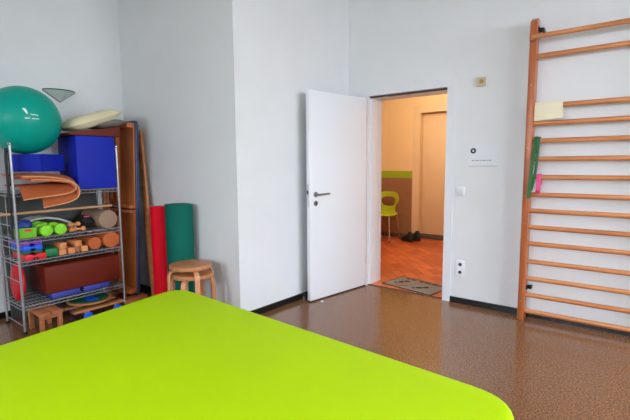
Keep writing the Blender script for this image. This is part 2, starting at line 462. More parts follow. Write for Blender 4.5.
# ------------------------------------------------------------------ hall
b = MB(); HX0, HX1, HY, HC = -4.6, -.4, 6.97, 2.75
IX0, IX1, IZ = -3.02, -2.12, 2.2
b.box(HX0-.1, IX0-.05, HY, HY+.2, 1.205, HC); b.box(IX1+.05, HX1+.1, HY, HY+.2, 0, HC); b.box(IX0-.05, IX1+.05, HY, HY+.2, IZ+.05, HC)
struct('wall_hall_back', b, 'hall_peach')
b = MB(); b.box(HX0-.1, IX0-.05, HY, HY+.2, 1.08, 1.2049); struct('trim_3', b, 'hall_band')
b = MB(); b.box(HX0-.1, IX0-.05, HY, HY+.2, 0, 1.0799); struct('trim_4', b, 'hall_brown')
b = MB(); b.box(HX0-.1, HX0, YB+W, HY, 0, HC); struct('wall_hall_left', b, 'hall_peach')
b = MB(); b.box(HX1, HX1+.1, YB+W, HY, 0, HC); struct('wall_hall_right', b, 'hall_peach')
b = MB(); b.box(HX0-.1, HX1+.1, YB+W, HY+.2, HC, HC+.1); struct('ceiling_hall', b, 'ceiling_paint')
b = MB(); b.box(HX0, IX0-.14, HY-.012, HY, 0, .07); struct('baseboard_hall', b, 'hall_base')
b = MB(); fw = .13
u_frame(b, IX0, IX1, IZ, fw, HY-.02, HY+.17)
struct('trim_5', b, 'hall_door')
root = bpy.data.objects.new('door_2', None); col.objects.link(root); root.location = (IX0, HY+.11, 0); root['kind'] = 'structure'
b = MB(); b.box(IX0+.003, IX1-.003, HY+.10, HY+.14, .09, IZ-.003, .003); b.build('leaf', 'hall_door', root)
b = MB(); b.box(IX0+.003, IX1-.003, HY+.095, HY+.145, .004, .09, .003); b.build('kick_plate', 'hall_base', root)
b = MB(); b.cyl((IX1-.08, HY+.10, 1.05), (IX1-.08, HY+.05, 1.05), .01, n=12); b.tube([(IX1-.08, HY+.05, 1.05), (IX1-.2, HY+.05, 1.05)], .01); b.build('door_handle', 'chrome', root)

# lime chair in the hall
t = thing('visitor_chair', 'lime green plastic chair with metal legs against the brown hall wall', 'chair', (-3.525, 6.60, 0), math.radians(2))
b = MB()
poly = []
for k in range(36):
    a = k*2*PI/36; c, s_ = math.cos(a), math.sin(a)
    poly.append((.225*math.copysign(abs(c)**.6, c), .205*math.copysign(abs(s_)**.6, s_)))
b.prism(poly, .435, .465, .012)
for v in b.bm.verts: v.co.z += .035*(v.co.y/.2)**2*(1 if v.co.y > 0 else .25)-.012*(1-(v.co.x/.225)**2)
b.build('seat', 'chair_lime', t, local=True)
# backrest: hourglass ring around an opening
b = MB(); t2 = bmesh.new(); N = 40; outer = []; inner = []
def rim(a):
    s_, c = math.sin(a), math.cos(a)
    z = .655+.185*s_
    wdt = .235*(abs(c)**.55)*(1-.40*math.exp(-((z-.57)/.085)**2))
    return math.copysign(wdt, c), z
def rim_in(a):
    s_, c = math.sin(a), math.cos(a)
    z = .665+.085*s_
    return math.copysign(.150*(abs(c)**.6)*(1-.1*math.exp(-((z-.62)/.06)**2)), c), z
lay = []
for (dy) in (-.009, .009):
    A = []; Bn = []
    for k in range(N):
        a = 2*PI*k/N+.01
        for fn, L_ in ((rim, A), (rim_in, Bn)):
            x_, z_ = fn(a)
            y_ = .215-.09*(x_/.235)**2+.07*(z_-.5)+dy
            L_.append(t2.verts.new((x_, y_, z_)))
    lay.append((A, Bn))
for k in range(N):
    k2 = (k+1) % N
    (A0, B0), (A1, B1) = lay
    t2.faces.new((A0[k], A0[k2], B0[k2], B0[k])); t2.faces.new((A1[k], B1[k], B1[k2], A1[k2]))
    t2.faces.new((A0[k], A1[k], A1[k2], A0[k2])); t2.faces.new((B0[k], B0[k2], B1[k2], B1[k]))
bmesh.ops.recalc_face_normals(t2, faces=t2.faces[:])
b.add(t2); b.build('backrest', 'chair_lime', t, local=True, ang=50)
for sx in (-1, 1):
    for sy in (-1, 1):
        b = MB(); b.cyl((sx*.185, sy*.16, .445), (sx*.225, sy*.215, .008), .011, n=12); lg = b.build('leg', 'chrome', t, local=True)
        b = MB(); b.cyl((sx*.225, sy*.215, 0), (sx*.2243, sy*.214, .018), .014, n=12); b.build('foot_cap', 'rubber_black', lg, local=True)
# shoes
def make_shoe(name, label):
    t = thing(name, label, 'shoe', group='black shoes in the hall')
    sole = []
    for k in range(28):
        a = 2*PI*k/28; x_ = .145*math.cos(a); w_ = (.048 if x_ > 0 else .038)*(1+.05*math.cos(a)); sole.append((x_, w_*math.copysign(abs(math.sin(a))**.7, math.sin(a))))
    b = MB(); b.prism(sole, 0, .022, .006); b.build('sole', 'rubber_black', t, local=True)
    t3 = bmesh.new(); rings = []
    sec = [(-.14, .02, .06), (-.128, .036, .115), (-.09, .042, .135), (-.05, .042, .130), (-.01, .044, .105), (.04, .046, .080), (.09, .046, .052), (.125, .034, .044), (.142, .014, .034)]
    for (x_, w_, h_) in sec:
        rings.append([t3.verts.new((x_, w_*math.cos(PI*k/10), .018+(h_-.018)*math.sin(PI*k/10)**.7)) for k in range(11)])
    for A, Bn in zip(rings, rings[1:]):
        for k in range(10): t3.faces.new((A[k], A[k+1], Bn[k+1], Bn[k]))
    t3.faces.new(rings[0]); t3.faces.new(rings[-1][::-1])
    bmesh.ops.recalc_face_normals(t3, faces=t3.faces[:])
    b = MB(); b.add(t3); b.build('upper', 'shoe_black', t, local=True, ang=60)
    b = MB(); b.sphere((-.078, 0, .130), .042, .026, .010); b.build('opening', 'rubber_black', t, local=True)
    return t
sh = make_shoe('shoe', 'black shoe on the hall tiles, the one nearer the green chair'); sh.location = (-3.10, 6.665, 0); sh.rotation_euler = (0, 0, math.radians(160)); sh.scale = (.95, 1, 1.25)
s2 = copy_tree(sh); s2.location = (-3.035, 6.805, 0); s2.rotation_euler = (0, 0, math.radians(166)); s2['label'] = 'black shoe on the hall tiles, the one nearer the inner door frame'

# doormat
mc = Vector((-1.858, 4.235, 0)); mr = math.radians(-10)
t = thing('doormat', 'grey doormat with printed dark footprints just inside the doorway', 'doormat', mc, mr)
b = MB(); b.box(-.30, .30, -.19, .19, 0, .008, .003); b.build('pile', 'mat_grey', t, local=True)
b = MB()
b.box(-.31, .31, -.20, -.188, 0, .009, .002); b.box(-.31, .31, .188, .20, 0, .009, .002); b.box(-.31, -.298, -.20, .20, 0, .009, .002); b.box(.298, .31, -.20, .20, 0, .009, .002)
b.build('border', 'mat_edge', t, local=True)
def footprint(b, x_, y_, rz):
    m_ = T(x_, y_, .0075) @ Rot(rz, 'Z')
    b.sphere((0, 0, 0), .045, .022, .0016, 16, mtx=None) if False else None
    b.add_sp = None
    t4 = bmesh.new()
    for (cx, cy, rx, ry) in ((.022, 0, .036, .027), (-.040, 0, .020, .020)):
        vs = [t4.verts.new((cx+rx*math.cos(2*PI*k/18), cy+ry*math.sin(2*PI*k/18), .0012)) for k in range(18)]; t4.faces.new(vs)
        lo = [t4.verts.new((v.co.x, v.co.y, -.001)) for v in vs]
        for k in range(18): t4.faces.new((vs[k], lo[k], lo[(k+1) % 18], vs[(k+1) % 18]))
    bmesh.ops.recalc_face_normals(t4, faces=t4.faces[:])
    b.add(t4, m_)
for (x_, y_, rz) in ((-.195, -.035, 50), (-.160, .035, 50), (.072, -.078, 50), (.118, -.018, 50)):
    b = MB(); footprint(b, x_, y_, rz); b.build('footprint', 'mat_ink', t, local=True, smooth=False)
b = MB(); b.tube([(-.15+.11*k/10, -.150+.07*k/10+.006*math.sin(k*1.3), .0085) for k in range(11)], .005, flat=(.022, .002), up=(0, 0, 1)); b.build('red_stroke', 'mat_red', t, local=True)
b = MB()
for k in range(4): b.cyl((-.067+.028*k, .038+.011*k, .007), (-.067+.028*k, .038+.011*k, .0092), .011, n=10)
b.build('orange_dots', 'mat_orange', t, local=True)
for (xa, n_) in ((-.215, 4), (-.045, 9)):
    b = MB()
    for k in range(n_):
        x_ = xa+.031*k; z_ = .0094
        b.box(x_, x_+.008, .128, .172, .007, z_)
        if k % 3 != 1: b.box(x_+.016, x_+.024, .128, .172, .007, z_)
        y_ = (.146, .128, .162)[k % 3]
        b.box(x_+.0081, x_+(.0159 if k % 3 != 1 else .022), y_, y_+.010, .007, z_)
    b.build('lettering', 'mat_ink', t, local=True, smooth=False)
# hall ceiling lamp
t = thing('ceiling_lamp', 'warm round lamp on the hall ceiling', 'lamp', (-2.3, 5.6, HC-.1))
b = MB(); b.lathe([(0, HC-.02), (.16, HC-.02), (.16, HC), (0, HC)], (-2.3, 5.6, 0), 32); b.build('base_plate', 'white_lacquer', t)
b = MB(); b.lathe([(0, -.085), (.08, -.078), (.13, -.05), (.15, -.0), (.15, .0)], (-2.3, 5.6, HC-.02), 32); b.build('shade', 'lamp_glow', t)

# ------------------------------------------------------------------ wall bars
X0, X1b = -.742, .275
t = thing('wall_bars', 'tall wooden gymnastic wall bars ladder mounted right of the door', 'wall bars', ((X0+X1b)/2, 3.85, 0))
YF, YR = 3.795, 3.90
for (xa, xb_) in ((X0, X0+.050), (X1b-.050, X1b)):
    b = MB()
    # post profile in (y,z): front face vertical, sloped head
    prof = [(YF, .0), (YR, .0), (YR, 2.465), (YF+.055, 2.475), (YF, 2.44)]
    t5 = bmesh.new(); a = [t5.verts.new((xa, y_, z_)) for y_, z_ in prof]; c = [t5.verts.new((xb_, y_, z_)) for y_, z_ in prof]
    t5.faces.new(a); t5.faces.new(c[::-1])
    for k in range(5): t5.faces.new((a[k], c[k], c[(k+1) % 5], a[(k+1) % 5]))
    bmesh.ops.recalc_face_normals(t5, faces=t5.faces[:])
    bmesh.ops.bevel(t5, geom=t5.edges[:], offset=.004, segments=2, affect='EDGES', profile=.5)
    b.add(t5); po = b.build('post', 'wood_ladder', t)
    for z in (.17, .83, 1.45, 1.95):
        b = MB(); b.cyl(((xa+xb_)/2, YF-.003, z), ((xa+xb_)/2, YF+.004, z), .006, n=12); b.build('screw', 'steel', po)
    s_ = 1 if xa < -.3 else -1
    for z in (.275, 2.39):
        b = MB(); xx = xb_ if s_ > 0 else xa
        b.box(min(xx, xx+s_*.035), max(xx, xx+s_*.035), YR-.008, YR+.001, z-.018, z+.018, .002); b.box(min(xx, xx+s_*.006), max(xx, xx+s_*.006), YR-.06, YR, z-.018, z+.018)
        b.box(min(xx+s_*.02, xx+s_*.035), max(xx+s_*.02, xx+s_*.035), YR, YB, z-.012, z+.012)
        b.build('bracket', 'dark_metal', po)
    b = MB(); b.box(xa-.004, xb_+.004, YF+.005, YF+.03, 0, .03, .002); b.build('foot_bracket', 'steel', po)
ZB = [2.178, 1.784, 1.648, 1.508, 1.362, 1.214, 1.070, .936, .798, .660, .507, .362, .219, .078]
def bar(y_, z, xa=X0+.02, xb_=X1b-.02):
    b = MB(); n = 16; t6 = bmesh.new(); A = []; Bn = []
    for k in range(n):
        a = 2*PI*k/n; A.append(t6.verts.new((xa, y_+.014*math.cos(a), z+.0195*math.sin(a)))); Bn.append(t6.verts.new((xb_, y_+.014*math.cos(a), z+.0195*math.sin(a))))
    t6.faces.new(A); t6.faces.new(Bn[::-1])
    for k in range(n): t6.faces.new((A[k], A[(k+1) % n], Bn[(k+1) % n], Bn[k]))
    bmesh.ops.recalc_face_normals(t6, faces=t6.faces[:]); b.add(t6)
    return b.build('bar', 'wood_bar', t)
YBAR = 3.845
for z in ZB: bar(YBAR, z)
bar(3.765, 2.312)
for xx in (X0+.004, X1b-.036):
    b = MB(); b.box(xx, xx+.032, 3.757, 3.80, 2.287, 2.337, .004); b.build('top_bar_support', 'wood_ladder', t)

# towel over the second lower bar
def sheet(path, x0, x1, th, name, m, parent=None, nx=8, wav=0.0, skew=None):
    # path in (y,z), swept in x with thickness
    b = MB(); t7 = bmesh.new(); G = []
    for i, (y_, z_) in enumerate(path):
        row = []
        for j in range(nx+1):
            u = j/nx
            dz = skew(i/(len(path)-1), u) if skew else 0
            row.append(t7.verts.new((x0+(x1-x0)*u, y_+wav*math.sin(u*9+i*.5), z_+dz)))
        G.append(row)
    for i in range(len(G)-1):
        for j in range(nx): t7.faces.new((G[i][j], G[i][j+1], G[i+1][j+1], G[i+1][j]))
    bmesh.ops.recalc_face_normals(t7, faces=t7.faces[:])
    bmesh.ops.solidify(t7, geom=t7.faces[:], thickness=th)
    b.add(t7)
    return b.build(name, m, parent)
zt = 1.784
path = [(YBAR-.032, zt-.118), (YBAR-.031, zt-.08), (YBAR-.029, zt-.04), (YBAR-.027, zt)]+[(YBAR-.027*math.cos(a), zt+.032*math.sin(a)) for a in [PI*k/6 for k in range(1, 6)]]+[(YBAR+.027, zt), (YBAR+.029, zt-.05), (YBAR+.031, zt-.10)]
o = sheet(path, X0+.055, X0+.250, .014, 'towel', 'yellow_towel', wav=.002, skew=lambda a, u: (.012*u if a < .2 else 0))
tag(o, 'pale yellow folded towel draped over an upper rung of the wall bars', 'towel')
# green exercise band, doubled loop hanging in front of the post
def ribbon(pts, w, th, name, m, up=(1, 0, 0)):
    b = MB(); b.tube(pts, 0, flat=(th, w), up=up); return b
xg = X0+.080
t = thing('resistance_band', 'green resistance band looped over a wall bar rung and hanging down beside the post', 'exercise band', (xg, 3.80, 1.08))
z5 = 1.508
def loop_pts(dx, y_front, zb, zt_):
    P_ = []
    for k in range(9): P_.append((dx(zt_-(zt_-zb)*k/8), y_front-.012*math.sin(PI*k/8), zt_-(zt_-zb)*k/8))
    return P_
b = MB()
pts = [(xg-.004, YBAR+.03, z5-.10), (xg-.004, YBAR+.027, z5), (xg-.004, YBAR+.018, z5+.024), (xg-.004, YBAR, z5+.031), (xg-.005, YBAR-.022, z5+.024), (xg-.006, YBAR-.034, z5)]
pts += [(xg-.006-.026*(k/8), YBAR-.042-.034*min(1, k/3), z5-.05-.415*k/8) for k in range(9)]
b.tube(pts, 0, flat=(.010, .026), up=(1, 0, 0)); b.build('front_strand', 'band_green', t)
b = MB()
pts = [(xg+.016, YBAR+.018, z5+.022), (xg+.016, YBAR, z5+.029), (xg+.016, YBAR-.022, z5+.022), (xg+.015, YBAR-.030, z5-.05), (xg+.012, YBAR-.030, z5-.13), (xg+.006, YBAR-.034, z5-.24), (xg-.004, YBAR-.055, z5-.33), (xg-.014, YBAR-.066, z5-.40)]
b.tube(pts, 0, flat=(.008, .020), up=(1, 0, 0)); b.build('rear_strand', 'band_green', t)
z7 = 1.214
t = thing('exercise_strap', 'short bright pink strap hanging over a wall bar rung beside the green band', 'exercise band', (xg+.03, 3.82, 1.09))
b = MB(); xp = xg+.030
b.tube([(xp, YBAR+.026, z7-.06), (xp, YBAR+.022, z7), (xp, YBAR+.014, z7+.02), (xp, YBAR, z7+.026), (xp, YBAR-.016, z7+.02), (xp, YBAR-.022, z7), (xp, YBAR-.024, z7-.06), (xp-.002, YBAR-.025, z7-.125)], 0, flat=(.006, .036), up=(1, 0, 0))
b.build('strap', 'pink', t)
b = MB(); b.box(xp-.018, xp+.014, YBAR-.031, YBAR-.020, z7-.135, z7-.105, .003); b.build('end_tab', 'pink_dark', t)

# ------------------------------------------------------------------ treatment table
t = thing('treatment_table', 'large low therapy couch with bright lime green vinyl top', 'treatment table', (-1.25, .85, 0))
def rounded_poly(pts, r, n=8):
    out = []
    N_ = len(pts)
    for i in range(N_):
        p = Vector(pts[i]); a = (Vector(pts[i-1])-p).normalized(); c = (Vector(pts[(i+1) % N_])-p).normalized()
        p0 = p+a*r; p1 = p+c*r
        for k in range(n+1):
            u = k/n; out.append(tuple((1-u)**2*p0+2*u*(1-u)*p+u*u*p1))
    return out
corners = [(-2.32, 1.575), (-.250, 1.462), (-.250, .22), (-2.16, .30)]
pl_ = rounded_poly(corners, .17)
b = MB(); b.prism(pl_, .455, .55, .028, 5); b.build('upholstery', 'lime_vinyl', t, ang=60)
def shrink(ps, k): return [(-1.25+(x-(-1.25))*k, .87+(y-.87)*k) for x, y in ps]
b = MB(); b.prism(shrink(pl_, .97), .425, .4545); b.build('base_board', 'wood_ladder', t)
b = MB(); b.box(-2.0, -.5, .50, .56, .36, .424, .004); b.box(-2.0, -.5, 1.14, 1.20, .36, .424, .004); b.box(-2.0, -1.94, .56, 1.14, .36, .424, .004); b.box(-.56, -.5, .56, 1.14, .36, .424, .004)
b.build('frame', 'white_lacquer', t)
for (x_, y_) in ((-1.97, .53), (-1.97, 1.17), (-.53, .53), (-.53, 1.17)):
    b = MB(); b.box(x_-.025, x_+.025, y_-.025, y_+.025, .02, .36, .004); lg = b.build('leg', 'white_lacquer', t)
    b = MB(); b.cyl((x_, y_, 0), (x_, y_, .021), .03, n=20); b.build('foot', 'rubber_black', lg)

# ------------------------------------------------------------------ wire rack
SX0, SX1, SY0, SY1 = -4.20, -3.80, 1.155, 1.980
LV = [1.13, .762, .582, .222]
t = thing('wire_rack', 'chrome wire shelf rack packed with therapy gear along the left wall', 'shelf', ((SX0+SX1)/2, (SY0+SY1)/2, 0))
for x_ in (SX0, SX1):
    for y_ in (SY0, SY1):
        b = MB(); b.cyl((x_, y_, .012), (x_, y_, 1.50), .0095, n=12); po = b.build('post', 'wire_metal', t)
        b = MB(); b.sphere((x_, y_, 1.505), .014, n=14); b.build('cap', 'chrome', po)
        b = MB(); b.cyl((x_, y_, 0), (x_, y_, .02), .015, n=12); b.build('foot', 'rubber_black', po)
for z in LV:
    b = MB()
    for (dz, r) in ((0, .0045), (-.028, .0035)):
        z_ = z-.005+dz
        b.tube([(SX0, SY0, z_), (SX1, SY0, z_), (SX1, SY1, z_), (SX0, SY1, z_)], r, 6, closed=True)
    n = 24                                    # truss zigzag along the front
    b.tube([(SX1, SY0+(SY1-SY0)*k/n, z-.007-(.026 if k % 2 else 0)) for k in range(n+1)], .0022, 5)
    for k in range(1, 32):
        y_ = SY0+(SY1-SY0)*k/32
        b.cyl((SX0, y_, z-.004), (SX1, y_, z-.004), .002, n=5)
    for x_ in (-4.10, -4.0, -3.9): b.cyl((x_, SY0, z-.008), (x_, SY1, z-.008), .003, n=6)
    b.build('wire_shelf', 'wire_metal', t)
for y_ in (SY0, SY1):
    for z in (1.46, .95, .86, .68, .42, .06):
        b = MB(); b.cyl((SX0, y_, z), (SX1, y_, z), .0038, n=8); b.build('end_rail', 'wire_metal', t)
    b = MB(); b.cyl((-4.0, y_, .42), (-4.0, y_, 1.13), .003, n=6)
    b.build('end_upright', 'wire_metal', t)

ZT = LV[0]+.001; Z2 = LV[1]+.001; Z3 = LV[2]+.001; Z4 = LV[3]+.001
# strap hanging on the end
b = MB(); b.tube([(-3.865, SY0+.010, 1.18), (-3.865, SY0+.012, 1.44), (-3.865, SY0+.007, 1.466), (-3.865, SY0, 1.47), (-3.865, SY0-.008, 1.464), (-3.865, SY0-.012, 1.40), (-3.862, SY0-.013, 1.0), (-3.86, SY0-.012, .76)], 0, flat=(.004, .055), up=(1, 0, 0))
tag(b.build('belt', 'strap_black'), 'black fabric strap hanging over the left end of the wire rack', 'strap')

# blue foam cube
b = MB(); b.box(-4.16, -3.80, 1.632, 1.967, ZT, 1.590, .008, 3); o = b.build('foam_cube', 'blue_vinyl')
tag(o, 'big blue vinyl foam cube on the top shelf, right of the ball', 'foam block')
# folded brown mats
def folded_mat(name, label, prof, x0, x1, th, droop):
    root = thing(name, label, 'mat', ((x0+x1)/2, prof[0][0], ZT), group='folded brown mats')
    # smooth profile
    P_ = [Vector((0, a, c)) for a, c in prof]; S = []
    for i in range(len(P_)-1):
        p0 = P_[max(i-1, 0)]; p1 = P_[i]; p2 = P_[i+1]; p3 = P_[min(i+2, len(P_)-1)]
        for k in range(5):
            u = k/5; S.append(.5*((2*p1)+(-p0+p2)*u+(2*p0-5*p1+4*p2-p3)*u*u+(-p0+3*p1-3*p2+p3)*u**3))
    S.append(P_[-1])
    t8 = bmesh.new(); G = []; nx = 10
    for si, s_ in enumerate(S):
        row = []; wt = (si/(len(S)-1))**1.2
        for j in range(nx+1):
            x_ = x0+(x1-x0)*j/nx; e = max(0, (x_-(SX1-.01))/(x1-SX1))
            row.append(t8.verts.new((x_, s_.y-.02*e*wt, s_.z-droop*e*(.12+.88*wt))))
        G.append(row)
    for i in range(len(G)-1):
        for j in range(nx): t8.faces.new((G[i][j], G[i][j+1], G[i+1][j+1], G[i+1][j]))
    edge = [G[i][nx].co.copy() for i in range(len(G))]
    bmesh.ops.recalc_face_normals(t8, faces=t8.faces[:])
    bmesh.ops.solidify(t8, geom=t8.faces[:], thickness=th)
    b = MB(); b.add(t8); body = b.build('mat_body', 'mat_brown', root)
    b = MB(); b.tube([e+Vector((.002, 0, 0)) for e in edge], 0, flat=(.005, th*.55), up=(1, 0, 0)) if False else b.tube([e+Vector((.003, 0, 0)) for e in edge], th*.34, 6)
    b.build('piping', 'mat_piping', body)
    return root
folded_mat('gym_mat', 'brown folded mat on the top shelf, outer one wrapping the other', [(1.19, 1.270), (1.35, 1.276), (1.50, 1.264), (1.582, 1.236), (1.604, 1.200), (1.585, 1.164), (1.50, 1.148), (1.34, 1.143)], -4.15, -3.70, .017, .125)
folded_mat('gym_mat', 'brown folded mat on the top shelf, tucked inside the other with pale edges', [(1.24, 1.238), (1.35, 1.243), (1.50, 1.234), (1.553, 1.218), (1.570, 1.201), (1.553, 1.184), (1.48, 1.172), (1.30, 1.167), (1.20, 1.168)], -4.15, -3.68, .014, .085)

# blue wedge block under the ball
e1 = Vector((-.55, .835, 0)); e2 = Vector((-.835, -.55, 0)); p = Vector((-3.775, 1.345, 0))
q = [p, p+e1*.285, p+e1*.285+e2*.27, p+e2*.27]
b = MB(); b.prism([(v.x, v.y) for v in q], 1.288, 1.428, .006, 3)
tag(b.build('foam_block', 'blue_vinyl'), 'low blue vinyl foam block under the green ball, on the brown mats', 'foam block')

# ball
BC = Vector((-4.00, 1.322, 1.703)); BR = .272
t = thing('exercise_ball', 'large glossy green exercise ball on top of the wire rack', 'exercise ball', (BC.x, BC.y, BC.z-BR))
b = MB(); b.sphere(BC, BR, n=64); ball = b.build('ball', 'ball_green', t, ang=180)
b = MB(); b.cyl(BC+Vector((-.1, -.2, .17)).normalized()*(BR-.003), BC+Vector((-.1, -.2, .17)).normalized()*(BR+.003), .012, n=16); b.build('valve', 'print_white', ball)
def on_ball(az, el):
    return BC+Vector((math.cos(el)*math.cos(az), math.cos(el)*math.sin(az), math.sin(el)))*(BR+.0012)
def print_stroke(b, a, c, w):
    A = on_ball(*a); Bn = on_ball(*c); n = 5; pts = []
    for k in range(n+1):
        v = A.lerp(Bn, k/n); pts.append(BC+(v-BC).normalized()*(BR+.0008))
    b.tube(pts, 0, flat=(w, .0012), up=((A+Bn)/2-BC).normalized())
MARKS = [((-.300, .256), (-.197, .109), .011), ((-.265, .25), (-.215, .16), .013), ((-.127, .100), (.058, .074), .0045), ((-.265, -.02), (-.148, -.021), .006), ((-.105, -.023), (.076, -.023), .004)]
b = MB()
for (a, c, w) in MARKS: print_stroke(b, a, c, w)
if MARKS: b.build('print', 'print_white', ball)
else: b.bm.free()

# things on the cube
def wedge(b, x0, x1, pts, bev):
    t9 = bmesh.new(); A = [t9.verts.new((x0, y_, z_)) for y_, z_ in pts]; Bn = [t9.verts.new((x1, y_, z_)) for y_, z_ in pts]; n = len(pts)
    t9.faces.new(A); t9.faces.new(Bn[::-1])
    for k in range(n): t9.faces.new((A[k], Bn[k], Bn[(k+1) % n], A[(k+1) % n]))
    bmesh.ops.recalc_face_normals(t9, faces=t9.faces[:])
    if bev: bmesh.ops.bevel(t9, geom=t9.edges[:], offset=bev, segments=3, affect='EDGES', profile=.5)
    b.add(t9)
b = MB(); wedge(b, -4.14, -3.80, [(1.588, 1.592), (2.03, 1.592), (2.03, 1.690), (1.588, 1.612)], .006)
tag(b.build('wedge_cushion', 'maroon_vinyl'), 'dark reddish brown wedge cushion lying on the big blue cube', 'cushion')
b = MB(); b.pillow((-3.94, 1.95, 1.712), .34, .26, .07, Rot(11, 'X'))
tag(b.build('seat_cushion', 'grey_cushion'), 'grey cushion between the cream pillow and the reddish wedge', 'cushion')
b = MB(); b.pillow((-3.93, 1.822, 1.738), .34, .47, .115, Rot(20, 'X'))
tag(b.build('pillow', 'cream_cloth'), 'cream pillow on top of the pile at the right of the wire rack', 'pillow')

# pole across the rack
b = MB(); b.cyl((-3.87, 1.02, .9585), (-3.83, 1.925, .968), .0105, n=14, bev=.003)
tag(b.build('gymnastic_pole', 'wood_pole'), 'thin wooden pole lying across the rack above the second shelf', 'pole')

b = MB(); b.box(0, .025, 1.20, 2.02, 0, 1.12, .006, mtx=T(-4.262, 0, 0) @ Rot(-4, 'Y'))  # added panel, darkens the rack interior in place of real shade
tag(b.build('shade_panel', 'shade_grey'), 'dark grey panel added behind the wire rack to stand for the shade there', 'mat')
# --- second shelf
t = thing('storage_tray', 'lime green plastic tray with a red label at the left of the second shelf', 'tray', (-3.88, 1.235, Z2))
b = MB()
def tray(b, x0, x1, y0, y1, z0, z1, th, fl):
    b.box(x0, x1, y0, y1, z0, z0+th)
    for (a0, a1, c0, c1) in ((x0, x0+th, y0, y1), (x1-th, x1, y0, y1), (x0, x1, y0, y0+th), (x0, x1, y1-th, y1)): b.box(a0, a1, c0, c1, z0, z1)
    cx, cy = (x0+x1)/2, (y0+y1)/2
    for v in b.bm.verts:
        k = 1+fl*(v.co.z-z0)/(z1-z0); v.co.x = cx+(v.co.x-cx)*k; v.co.y = cy+(v.co.y-cy)*k
tray(b, -3.96, -3.81, 1.172, 1.292, Z2, Z2+.082, .004, .08); b.build('body', 'lime_plastic', t, smooth=False)
b = MB(); b.box(-3.805, -3.8025, 1.21, 1.255, Z2+.055, Z2+.072); b.build('label', 'red_plastic', t)
b = MB(); b.sphere((-3.885, 1.235, Z2+.096), .062, .055, .052, n=28); b.sphere((-3.885, 1.215, Z2+.085), .05, .05, .04, n=24)
tag(b.build('soft_ball', 'blue_soft'), 'dark blue soft ball sitting in the lime green tray', 'ball')
def make_dumbbell(label):
    t = thing('dumbbell', label, 'dumbbell', group='lime green dumbbells')
    b = MB(); b.cyl((-.06, 0, 0), (.06, 0, 0), .017, n=14); b.build('handle', 'lime_dumbbell', t, local=True)
    for s_ in (-1, 1):
        b = MB(); b.cyl((s_*.045, 0, 0), (s_*.095, 0, 0), .047, n=24, bev=.010); b.build('weight', 'lime_dumbbell', t, local=True)
    return t
d = make_dumbbell('lime green dumbbell on the second shelf, next to the green tray'); d.location = (-3.87, 1.357, Z2+.047)
d2 = copy_tree(d); d2.location = (-3.87, 1.462, Z2+.047); d2['label'] = 'lime green dumbbell on the second shelf, right one of the front pair'
d3 = copy_tree(d); d3.location = (-4.075, 1.415, Z2+.047); d3['label'] = 'lime green dumbbell behind the front pair, showing between them'
# grey pad
pth = [(1.30, Z2+.118), (1.36, Z2+.134), (1.44, Z2+.136), (1.53, Z2+.118), (1.60, Z2+.088), (1.645, Z2+.064), (1.668, Z2+.035), (1.675, Z2+.008)]
o = sheet([(a, c) for a, c in pth], -4.16, -3.985, .014, 'foam_sheet', 'grey_cloth', wav=.0)
tag(o, 'pale grey bent foam sheet behind the dumbbells on the second shelf', 'foam sheet')
# wooden massage rollers
def make_roller(label):
    t = thing('massage_roller', label, 'massage roller', group='small wooden massage rollers')
    b = MB(); b.cyl((-.05, 0, 0), (.05, 0, 0), .010, n=12); b.build('axle', 'wood_block', t, local=True)
    for s_ in (-1, 1):
        b = MB(); b.sphere((s_*.035, 0, 0), .022, .022, .022, n=18); b.build('wheel', 'wood_block', t, local=True)
    return t
r1 = make_roller('small wooden massage roller just right of the lime dumbbells'); r1.location = (-3.87, 1.545, Z2+.022); r1.rotation_euler = (0, 0, math.radians(35))
r2 = copy_tree(r1); r2.location = (-3.85, 1.63, Z2+.022); r2.rotation_euler = (0, 0, math.radians(75)); r2['label'] = 'small wooden massage roller, lower one beside the dark bag'
r3 = copy_tree(r1); r3.location = (-3.895, 1.615, Z2+.060); r3.rotation_euler = (0, 0, math.radians(100)); r3['label'] = 'small wooden massage roller lying on top of another roller'
# dark bag
t = thing('pouch', 'black pouch with a pink top beside the beige foam roller', 'bag', (-3.99, 1.737, Z2))
b = MB(); b.pillow((-4.00, 1.737, Z2+.062), .24, .10, .12, Rot(0, 'X')); b.build('body', 'strap_black', t)
b = MB(); b.box(-3.98, -3.91, 1.712, 1.762, Z2+.106, Z2+.122, .006); b.build('flap', 'pink_dark', t)
def roll_x(name, label, cat, y_, z0, r, x0, x1, m, group=None, core=.0):
    b = MB(); b.cyl((x0, y_, z0+r), (x1, y_, z0+r), r, n=36, bev=.006)
    return tag(b.build(name, m), label, cat, group)
roll_x('foam_roller', 'thick beige foam roller at the right end of the second shelf', 'foam roller', 1.872, Z2, .083, -4.18, -3.80, 'beige_foam')
# --- third shelf
def step(name, label, m, y0, y1, z0, z1, xf):
    b = MB(); h = z1-z0; n = 20; ym = (y0+y1)/2; hw = .020
    prof = [(y0, z0), (ym-hw, z0), (ym-hw*.7, z0+h*.42), (ym+hw*.7, z0+h*.42), (ym+hw, z0), (y1, z0), (y1, z1), (ym+hw*1.2, z1), (ym+hw*.8, z1-h*.2), (ym-hw*.8, z1-h*.2), (ym-hw*1.2, z1), (y0, z1)]
    wedge(b, xf-.28, xf, prof, .0035)
    return tag(b.build(name, m), label, 'balance block', 'stacked foam balance blocks')
step('balance_block', 'red notched balance block at the bottom of the coloured stack', 'red_plastic', 1.195, 1.345, Z3, Z3+.048, -3.795)
step('balance_block', 'dark green notched balance block second from below in the coloured stack', 'green_dark', 1.19, 1.325, Z3+.049, Z3+.076, -3.815)
step('balance_block', 'bright blue notched balance block in the coloured stack under the purple one', 'blue_bright', 1.19, 1.327, Z3+.077, Z3+.116, -3.805)
